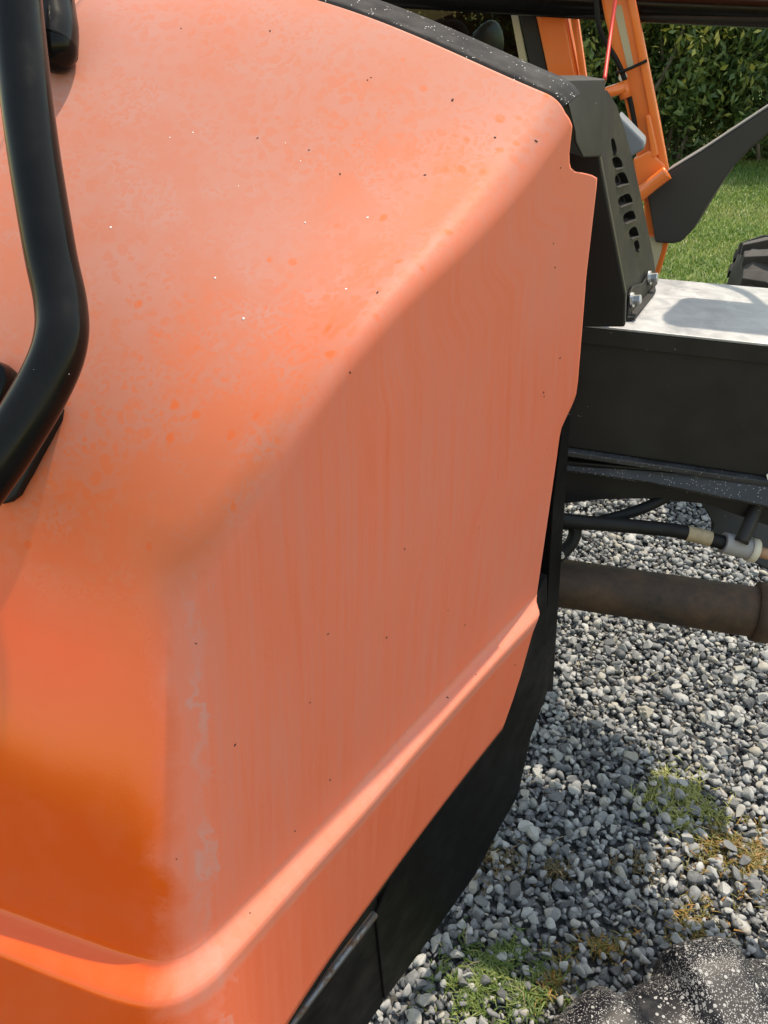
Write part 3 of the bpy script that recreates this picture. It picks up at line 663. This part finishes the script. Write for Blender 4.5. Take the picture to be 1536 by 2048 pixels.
gb = D(1.62, (1398, 1000), (1425, 1048), (1420, 1062), (1440, 1090), (1470, 1105), (1530, 1140), (1640, 1190), (1640, 1000))
plate('steering_knuckle', gb, A * .12, M['black_paint'], tractor, .01)

# ---- grab handle on the nose
hp = [at_d(-6, -380, .66), at_d(28, -40, .66), at_d(60, 250, .655), at_d(98, 490, .65), at_d(122, 610, .645), at_d(120, 690, .635), at_d(86, 775, .628), at_d(20, 885, .62), at_d(-40, 972, .617), at_d(-84, 1032, .622)]
handle = tube('grab_handle', hp, .0212, M['gloss_black'], tractor, 32, n=14)
def hood_pad(name, pts, thick, m, parent):
    top = []; bot = []
    for px, py in pts:
        h, n = on_hood(px, py)
        top.append(h + n * thick); bot.append(h - n * .004)
    n_ = len(top); v = top + bot; f = [tuple(range(n_))] + [(i, i + n_, (i + 1) % n_ + n_, (i + 1) % n_) for i in range(n_)]
    o = build(name, v, f, m, parent, bevel=.0025); fix_normals(o); return o
hood_pad('handle_pad', [(112, 800), (124, 805), (129, 820), (126, 840), (105, 880), (70, 945), (45, 990), (28, 1003), (8, 1008), (2, 1000), (2, 960), (60, 860)], .010, M['rubber'], handle)
hood_pad('handle_lug', [(2, 729), (18, 731), (34, 745), (40, 770), (30, 800), (2, 850)], .022, M['gloss_black'], handle)
h, n = on_hood(7, 766); hexbolt('bolt', h + n * .022, n, .0062, .007, M['steel'], handle)
tube('upper_tube', [at_d(40, -300, .80), at_d(80, -120, .79), at_d(100, 10, .78), at_d(106, 60, .775), at_d(104, 100, .77)], [.026] * 0 or .0245, M['gloss_black'], handle, 28)
lv = []; lf = []
c = at_d(104, 92, .768); rad = .0245
for i in range(9):
    a = math.pi / 2 * i / 8
    for k in range(28):
        b = 2 * math.pi * k / 28; lv.append(c + RT * rad * math.cos(a) * math.cos(b) - UP * rad * 1.0 * math.sin(a) + FW * rad * math.cos(a) * math.sin(b))
for i in range(8):
    for k in range(28): p, q = i * 28 + k, i * 28 + (k + 1) % 28; lf.append((p, q, q + 28, p + 28))
build('tube_end', lv, lf, M['gloss_black'], handle, smooth=True)

# ---- cab
kc = 2.2
cab = plate('cab_post', [cross(920, -700, kc), cross(985, -700, kc), cross(1133, 20, kc), cross(1158, 160, kc), cross(1215, 470, kc), cross(1155, 470, kc), cross(1098, 160, kc), cross(1068, 20, kc)], A * .06, M['cab_orange'], tractor, .012)
cab['label'] = 'wide orange cab post behind the hood corner'
plate('cab_post', [cross(995, -700, kc), cross(1009, -700, kc), cross(1157, 40, kc), cross(1174, 160, kc), cross(1226, 470, kc), cross(1212, 470, kc), cross(1160, 160, kc), cross(1143, 40, kc)], A * .025, M['cab_orange'], tractor, .006)['label'] = 'narrow orange cab tube beside the wide post'
plate('pillar_seal', [cross(880, -700, kc + .03), cross(930, -700, kc + .03), cross(1070, 20, kc + .03), cross(1100, 160, kc + .03), cross(1160, 470, kc + .03), cross(1120, 470, kc + .03), cross(1066, 160, kc + .03), cross(1036, 20, kc + .03)], A * .03, M['black_paint'], tractor, .004)
plate('pillar_strip', [cross(1022, 30, kc + .04), cross(1036, 30, kc + .04), cross(1062, 160, kc + .04), cross(1046, 160, kc + .04)], A * .01, M['tan'], tractor, .001)
kp = 2.05
post = plate('door_post', [cross(1070, -700, kp), cross(1120, -700, kp), cross(1278, 42, kp), cross(1318, 240, kp), cross(1337, 345, kp), cross(1334, 372, kp), cross(1290, 400, kp), cross(1262, 260, kp), cross(1242, 170, kp), cross(1208, 30, kp)], A * .07, M['cab_orange'], tractor, .006)
post['label'] = 'orange door post with a cable zip tied to it'
plate('rib', [cross(1102, -700, kp - .012), cross(1122, -700, kp - .012), cross(1280, 42, kp - .012), cross(1340, 350, kp - .012), cross(1322, 350, kp - .012), cross(1262, 42, kp - .012)], A * .013, M['cab_orange'], post, .004)
plate('tan_strip', [cross(1226, 10, kp - .002), cross(1243, 10, kp - .002), cross(1268, 132, kp - .002), cross(1256, 140, kp - .002)], A * .003, M['tan'], post, 0)
plate('gusset', [cross(1266, 318, kp - .02), cross(1300, 300, kp - .02), cross(1330, 330, kp - .02), cross(1334, 378, kp - .02), cross(1278, 405, kp - .02)], A * .02, M['cab_orange'], post, .005)
plate('gusset_edge', [cross(1290, 232, kp - .022), cross(1300, 228, kp - .022), cross(1318, 310, kp - .022), cross(1304, 318, kp - .022)], A * .03, M['cab_orange'], post, .004)
tube('sill_tube', [cross(1262, 405, kp - .05), cross(1300, 372, kp - .05), cross(1335, 345, kp - .05)], .016, M['cab_orange'], post, 16)
plate('lower_stay', [cross(1283, 340, kp + .005), cross(1300, 340, kp + .005), cross(1330, 500, kp + .005), cross(1300, 600, kp + .005)], A * .03, M['cab_orange'], post, .004)
plate('lower_panel', [cross(1296, 470, kp), cross(1340, 470, kp), cross(1334, 500, kp), cross(1322, 540, kp), cross(1306, 575, kp), cross(1296, 640, kp), cross(1280, 640, kp)], A * .04, M['cab_orange'], post, .004)
plate('lower_tan_panel', [cross(1296, 474, kp - .002), cross(1328, 474, kp - .002), cross(1322, 505, kp - .002), cross(1308, 548, kp - .002), cross(1290, 548, kp - .002)], A * -.003, M['tan'], post, 0)
tube('hinge_stub', [cross(1196, 192, kp - .03), cross(1250, 173, kp - .02)], .012, M['cab_orange'], post, 16, curve=False)
tube('hinge_boss', [cross(1244, 163, kp - .012), cross(1252, 196, kp - .012)], .013, M['cab_orange'], post, 16, curve=False)
tube('cable', [cross(1190, -60, kp - .05), cross(1196, 40, kp - .04), cross(1209, 80, kp - .03), cross(1232, 118, kp - .02), cross(1248, 155, kp - .012), cross(1260, 200, kp - .012), cross(1270, 250, kp - .012), cross(1278, 300, kp - .012)], .0055, M['rubber'], post, 10)
tube('zip_tie', [cross(1231, 146, kp - .02), cross(1250, 141, kp - .022), cross(1275, 130, kp - .02), cross(1294, 121, kp - .018)], .0032, M['rubber'], post, 8)
hexbolt('white_bolt', cross(1246, 154, kp - .002), -A, .006, .008, M['white'], post)
tube('red_wire', [at_d(1240, -60, 1.5), at_d(1225, 42, 1.5), at_d(1217, 100, 1.48), at_d(1209, 160, 1.45)], .0036, M['red'], tractor, 8)
plate('grey_console', [cross(1235, 228, 1.75), cross(1252, 245, 1.75), cross(1288, 282, 1.75), cross(1290, 298, 1.75), cross(1262, 314, 1.75), cross(1240, 330, 1.75)], A * .08, M['grey_plastic'], tractor, .006)
# windscreen, mirror behind it
plate('windscreen', [cross(430, -500, kc + .1), cross(1000, -500, kc + .1), cross(1062, 45, kc + .1), cross(1082, 160, kc + .1), cross(430, 160, kc + .1)], A * .004, M['glass'], tractor, 0)
mc = at_d(968, 95, 2.55); mv = []; mf = []
for i in range(11):
    a = -math.pi / 2 + math.pi * i / 10
    for k in range(24):
        b = 2 * math.pi * k / 24; mv.append(mc + RT * (.066 * math.cos(a) * math.cos(b) * (1.0 - .25 * math.sin(a))) + Z * .075 * math.sin(a) + RT * .02 * math.sin(a) + FW * .035 * math.cos(a) * math.sin(b))
for i in range(10):
    for k in range(24): p, q = i * 24 + k, i * 24 + (k + 1) % 24; mf.append((p, q, q + 24, p + 24))
build('inside_mirror', mv, mf, M['mirror'], tractor, smooth=True)
# crossbar in front of the cab
tube('crossbar', [at_d(330, -44, 1.95), at_d(944, -10, 1.78), at_d(1300, 10, 1.68), at_d(1560, 20, 1.62), at_d(2000, 44, 1.5)], .034, M['gloss_black'], tractor, 28, curve=False)
tube('crossbar_hose', [at_d(500, -12, 1.9), at_d(760, 0, 1.84), at_d(1000, 19, 1.78), at_d(1250, 33, 1.69), at_d(1600, 43, 1.6)], .009, M['rubber'], tractor, 12)
plate('cab_visor', [cross(1120, -20, 2.0), cross(1900, 16, 2.0), cross(1900, -150, 2.0), cross(1120, -170, 2.0)], A * .03, M['cab_orange'], tractor, .005)
# roof and floor of the cab (they shade what lies in front)
rc_ = cross(1000, -700, kc + .6)
box('cab_roof', np.array([.10, 2.75, 2.42]), B * .62, A * .72, Z * .06, M['cab_orange'], tractor, .05)
box('cab_floor', np.array([.35, 2.55, .8]), B * .42, A * .5, Z * .06, M['interior'], tractor, .02)
box('seat_back', np.array([.05, 3.05, 1.2]), B * .24, A * .06, Z * .33, M['interior'], tractor, .05)
box('seat_base', np.array([-.02, 2.85, .95]), B * .24, A * .24, Z * .07, M['interior'], tractor, .04)

# ---- mudguard: thick curved wing over the rear wheel
km = 2.02
wing = [cross(1292, 378, km), cross(1326, 349, km), cross(1400, 304, km), cross(1470, 258, km), cross(1540, 212, km), cross(1640, 150, km), cross(1800, 100, km), cross(1800, 150, km), cross(1640, 205, km), cross(1536, 268, km), cross(1500, 298, km), cross(1465, 335, km), cross(1435, 378, km), cross(1408, 422, km), cross(1384, 462, km), cross(1362, 484, km), cross(1345, 488, km), cross(1310, 486, km)]
guard = plate('mudguard', wing, A * .13 + B * .02, M['guard_plastic'], tractor, .006)

rimp = [wing[i] + Z * .003 for i in range(0, 7)]  # added strip along the upper edge, its sunlit tone painted in
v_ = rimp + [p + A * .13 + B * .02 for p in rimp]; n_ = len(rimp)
build('sunlit_rim_strip', v_, [(i, i + 1, i + 1 + n_, i + n_) for i in range(n_ - 1)], M['rim_highlight'], guard, solid=.0025)
# ---- rear wheel
def lugged_wheel(name, c, axis, Rr, width, nlug, lug_h, m, parent, seed_=1):
    axis = np.asarray(axis, float); axis /= np.linalg.norm(axis); ex = np.cross(axis, Z); ex /= np.linalg.norm(ex); ez = np.cross(ex, axis)
    prof = [(.55, -.42), (.62, -.5), (.78, -.52), (.92, -.49), (.975, -.42), (1., -.2), (1.005, 0), (1., .2), (.975, .42), (.92, .49), (.78, .52), (.62, .5), (.55, .42)]
    v = []; f = []; ns = 72; npr = len(prof)
    for i in range(ns):
        a = 2 * math.pi * i / ns; rd = math.cos(a) * ex + math.sin(a) * ez
        v += [c + rd * Rr * pr + axis * width * pa for pr, pa in prof]
    for i in range(ns):
        for k in range(npr - 1): a, b = i * npr + k, ((i + 1) % ns) * npr + k; f.append((a, b, b + 1, a + 1))
    wheel = bpy.data.objects.new(name, None); col.objects.link(wheel); wheel.parent = parent
    wheel.location = tuple(c - (world_base(parent) if parent is not None else 0))
    t = build('tyre', v, f, m, wheel, smooth=True); fix_normals(t)
    for i in range(nlug):
        for s in (-1, 1):
            a0 = 2 * math.pi * (i + (.5 if s > 0 else 0)) / nlug; pts = []
            for t_, da in ((.02, .0), (.28, .06), (.52, .10)):
                for e in (-.055, .055):
                    a = a0 + da * 2.2 + e * (1 if t_ < .5 else 1.1); rd = math.cos(a) * ex + math.sin(a) * ez
                    base = Rr * (1.0 if t_ < .4 else .93)
                    pts.append((c + rd * (base - .012) + axis * s * width * t_, c + rd * (base + lug_h * (1 if t_ < .4 else .9)) + axis * s * width * t_))
            vv = [p for pr in pts for p in pr]; ff = []
            for q in range(2):
                a, b = q * 4, q * 4 + 4       # (lowL, topL, lowR, topR)
                ff += [(a + 1, a + 3, b + 3, b + 1), (a, a + 1, b + 1, b), (a + 2, b + 2, b + 3, a + 3)]
            ff += [(0, 2, 3, 1), (8, 9, 11, 10)]
            l_ = build('lug', vv, ff, m, wheel, bevel=.004); fix_normals(l_)
    return wheel
rw_c = np.array([1.47, 2.86, .415])
rear = lugged_wheel('rear_wheel', rw_c, B, .42, .30, 22, .028, M['tread'], tractor)

# ---- unseen pod on an arm, added to cast the shadow on the aluminium lid
mp = at_z(1545, 640, 1.1) + np.array(S) * .80
box('shadow_caster', mp, B * .17, A * .04, Z * .12, M['side_plastic'], tractor, .03)
tube('caster_arm', [mp + A * .02, mp - B * .05 + A * .2 + Z * .05, mp - B * .25 + A * .3 + Z * .08], .011, M['black_paint'], tractor, 10)

# ---- bits of seed, bird lime and grit lying on the hood
def debris(name, spots, m, lo, hi, stretch):
    V = []; F = []; r = np.random.default_rng(len(spots))
    for px, py in spots:
        h, n = on_hood(px, py)
        if h is None: continue
        ref = np.cross(n, r.normal(size=3)); ref /= np.linalg.norm(ref); o_ = np.cross(n, ref); s = r.uniform(lo, hi); b = len(V); st = r.uniform(1, stretch)
        for k in range(8):
            a = 2 * math.pi * k / 8; V.append(h + n * .0001 + (ref * math.cos(a) * s * st + o_ * math.sin(a) * s) * r.uniform(.8, 1.1))
        for k in range(8):
            a = 2 * math.pi * k / 8; V.append(h + n * s * .55 + (ref * math.cos(a) * s * st + o_ * math.sin(a) * s) * .6)
        F += [(b + k, b + (k + 1) % 8, b + 8 + (k + 1) % 8, b + 8 + k) for k in range(8)] + [tuple(range(b + 8, b + 16))]
    return tag(build(name, V, F, m, hood, smooth=True), kind='stuff')
dark = [(680, 348), (735, 160), (742, 155), (515, 276), (362, 57), (618, 300), (1087, 785), (1088, 793), (1094, 897), (1107, 487), (1110, 535), (1120, 716), (1121, 336), (809, 1098), (896, 1221), (895, 1395), (952, 1349), (590, 1662), (353, 1718), (656, 1268), (773, 1275), (392, 1287), (500, 1826), (850, 350), (540, 62), (470, 1490), (620, 1405), (930, 1250), (1030, 1330), (660, 1560), (958, 1056), (700, 745), (755, 585), (990, 275), (905, 200), (1072, 282)]
white = [(571, 286), (692, 578), (601, 322), (386, 265), (610, 445), (430, 556), (487, 637), (221, 455), (340, 275), (477, 372), (735, 435), (948, 128), (1028, 182), (306, 1096), (300, 1110), (430, 2003), (275, 1245), (640, 60), (165, 250), (200, 490), (240, 520), (560, 940), (333, 1778), (700, 170), (530, 130), (160, 400), (300, 330), (260, 650), (210, 350), (960, 1058), (180, 170), (345, 490), (640, 520), (790, 500)]
debris('dark_seeds', dark, mat('dark seed husk', (.03, .02, .015), .9), .0006, .0012, 2.2)
debris('white_specks', white[:11], mat('white bird lime', (.8, .79, .76), .8), .0005, .0011, 1.6)

# ================================================================== dusty tyre lying in the lower right corner
def m_speckled():
    m = mat('dust speckled tyre rubber', (.02, .02, .024), .6, 0, .2); g = NG(m); co = g.coords()
    def sp(scale, thr, cov_scale, lo, hi):
        v = g.n('TexVoronoi', feature='F1'); v.inputs['Scale'].default_value = scale; g.l(co, v.inputs['Vector'])
        rc = g.n('SeparateColor'); g.l(v.outputs['Color'], rc.inputs[0])
        d = g.math('LESS_THAN', v.outputs['Distance'], thr); cv = g.ramp(g.noise(co, cov_scale, 4, .6), [(lo, .0), (hi, 1.)])
        return g.math('MULTIPLY', d, g.math('LESS_THAN', rc.outputs[0], cv))
    a = sp(340, .38, 8, .40, .80); b = sp(640, .40, 11, .38, .80); c = sp(130, .36, 14, .40, .8)
    sm = g.ramp(g.noise(co, 26, 8, .7), [(.5, 0.), (.85, .16)])
    f = g.math('MAXIMUM', g.math('MULTIPLY', g.math('MAXIMUM', g.math('MAXIMUM', a, b), c), .8), sm)
    g.l(g.mix(f, (.006, .006, .009), (.38, .375, .37)), g.b.inputs['Base Color']); g.l(g.ramp(f, [(0, .45), (1, .9)]), g.b.inputs['Roughness']); g.bump(f, .12, .0008); return m
M['speckled'] = m_speckled()
tc = np.array([.64, .165, .0]); TR = .55
tv = []; tf = []; NA, NP = 720, 48
p_ = at_z(1338, 1935, .2) - tc; a_lug = math.atan2(p_[1], p_[0])
for i in range(NA):
    a = 2 * math.pi * i / NA; rd = np.array([math.cos(a), math.sin(a), 0])
    lob = .5 + .5 * math.tanh(3.2 * math.sin(14 * (a_lug - a)) + .3)
    for k in range(NP):
        t = k / (NP - 1) * math.pi * 1.25 - .15 * math.pi          # round the casing: outside bottom, tread, top sidewall, bead
        ca, sa = math.cos(t), math.sin(t); e = .6
        rr = TR - .13 + .13 * math.copysign(abs(ca) ** e, ca); zz_ = .12 + .11 * math.copysign(abs(sa) ** .7, sa)
        wl_ = math.exp(-((t - .55) / .75) ** 2)
        rr += (.034 * lob - .012) * wl_; zz_ += (.042 * lob - .012) * math.exp(-((t - 1.1) / .6) ** 2)
        tv.append(tc + rd * rr + np.array([0, 0, zz_]))
for i in range(NA):
    for k in range(NP - 1): a, b = i * NP + k, ((i + 1) % NA) * NP + k; tf.append((a, b, b + 1, a + 1))
ty = build('loose_tyre', tv, tf, M['speckled'], None, smooth=True, loc=tc); fix_normals(ty)
tag(ty, 'black chunky lugged tyre speckled with white dust lying on the gravel', 'tyre')

# ================================================================== lawn grass and hedge
r5 = np.random.default_rng(5); gp = []
while len(gp) < 52000:
    y = 4.3 + 6.2 * r5.random(); x = r5.uniform(.1, .62) * y * 1.0 + r5.normal() * .15
    gp.append((x, y, -.03))
gx = [(r5.uniform(-3, 7), r5.uniform(4.3, 10.5), -.03) for _ in range(14000)]
tag(blades('lawn_grass', gp + gx, .042, .0045, M['grass'], .9, seedv=6), 'short sunlit green grass of the lawn behind the tractor', 'grass', kind='stuff')

M['leaf'] = m_leaf('hedge leaf', [(0., (.032, .062, .024)), (.4, (.065, .115, .036)), (.7, (.14, .19, .055)), (.88, (.27, .29, .08)), (1., (.44, .40, .10))], .3, .4)
M['bark'] = dusty('grey brown bark', (.07, .055, .045), .9, .5, (.16, .14, .12), 20)
def shrub(c, rx, ry, h, n, label, seed_, yel=.15):
    r = np.random.default_rng(seed_); root = bpy.data.objects.new('shrub', None); col.objects.link(root); root.location = tuple(c); tag(root, label, 'shrub', 'shrubs of the hedge behind the lawn')
    c = np.array(c, float)
    st_v = []; st_f = []
    for k in range(9):
        a = r.uniform(0, 6.28); p = c + np.array([r.normal() * .2, r.normal() * .2 , -.03]); path = [p]
        for q in range(5): p = p + np.array([math.cos(a) * .16 + r.normal() * .09, math.sin(a) * .13 + r.normal() * .09, h / 5.6]); path.append(p)
        v, f = tube_geo(smooth_path(path, 4), [.03 * (1 - .04 * q) for q in range(21)], 7); b = len(st_v); st_v += v; st_f += [tuple(x + b for x in q) for q in f]
    build('trunk', st_v, st_f, M['bark'], root, smooth=True)
    ncl = 95; cl = []
    while len(cl) < ncl:
        p = r.uniform(-1, 1, 3); d = np.linalg.norm(p)
        if d > 1 or d < .35: continue
        cl.append(np.array([p[0] * rx, p[1] * ry, h * .5 + p[2] * h * .52]))
    cl = np.array(cl); cr = r.uniform(.10, .42, ncl); ct_ = np.clip(r.normal(.38, .2, ncl) + (r.random(ncl) < yel) * .4, 0, .95)
    V = np.zeros((n, 4, 3), np.float32); T = np.zeros((n, 4), np.float32)
    ids = r.integers(0, ncl, n); pos = cl[ids] + r.normal(size=(n, 3)) * cr[ids][:, None] * .55; pos[:, 2] = np.maximum(pos[:, 2], .02)
    ax = r.normal(size=(n, 3)); ax[:, 2] -= .5; ax /= np.linalg.norm(ax, axis=1)[:, None]; sd_ = np.cross(ax, r.normal(size=(n, 3))); sd_ /= np.linalg.norm(sd_, axis=1)[:, None]
    L = r.uniform(.028, .072, n)[:, None]; W = L * r.uniform(.3, .46, n)[:, None]; nn = np.cross(ax, sd_) * L * .18
    V[:, 0] = pos - ax * L; V[:, 1] = pos + sd_ * W + nn; V[:, 2] = pos + ax * L; V[:, 3] = pos - sd_ * W + nn
    T[:] = np.clip(ct_[ids] + r.normal(0, .13, n), 0, 1)[:, None]
    me = bpy.data.meshes.new('crown'); me.vertices.add(n * 4); me.vertices.foreach_set('co', V.ravel()); me.loops.add(n * 6)
    q = np.arange(n)[:, None] * 4 + np.array([0, 1, 2, 0, 2, 3]); me.loops.foreach_set('vertex_index', q.ravel().astype(np.int32)); me.polygons.add(n * 2); me.polygons.foreach_set('loop_start', np.arange(0, n * 6, 3, dtype=np.int32)); me.update(calc_edges=True)
    at = me.attributes.new('tint', 'FLOAT', 'POINT'); at.data.foreach_set('value', T.ravel()); me.materials.append(M['leaf'])
    o = bpy.data.objects.new('crown', me); col.objects.link(o); o.parent = root
sh = [((-4.2, 11.6, 0), 1.9, 1.0, 3.4, 8000, 'dark leafy shrub at the far left end of the hedge'), ((-1.6, 11.3, 0), 1.7, 1.0, 3.2, 9000, 'dark shrub of the hedge behind the hood'), ((.8, 11.2, 0), 1.5, 1.0, 3.2, 16000, 'dark shrub of the hedge seen through the windscreen'),
      ((2.3, 11.0, 0), 1.2, 1.0, 3.0, 18000, 'shrub of the hedge seen between the orange posts'), ((3.55, 10.7, 0), 1.15, .95, 3.1, 26000, 'yellow flecked shrub right of the orange door post'), ((4.9, 10.8, 0), 1.2, 1.0, 3.2, 22000, 'dense shrub above the mudguard at the right edge'), ((7.0, 11.0, 0), 1.6, 1.0, 3.3, 8000, 'dark leafy shrub at the far right end of the hedge')]
for i, (c, rx, ry, h, n, lab) in enumerate(sh): shrub(c, rx, ry, h, n, lab, 40 + i, .30 if i == 4 else .14)
back = []
for i in range(10):
    shrub((-6.5 + i * 1.65, 13.0 + .3 * math.sin(i * 2.1), 0), 1.3, .9, 4.2, 5200, 'tall dark shrub in the back row of the hedge', 60 + i, .05)
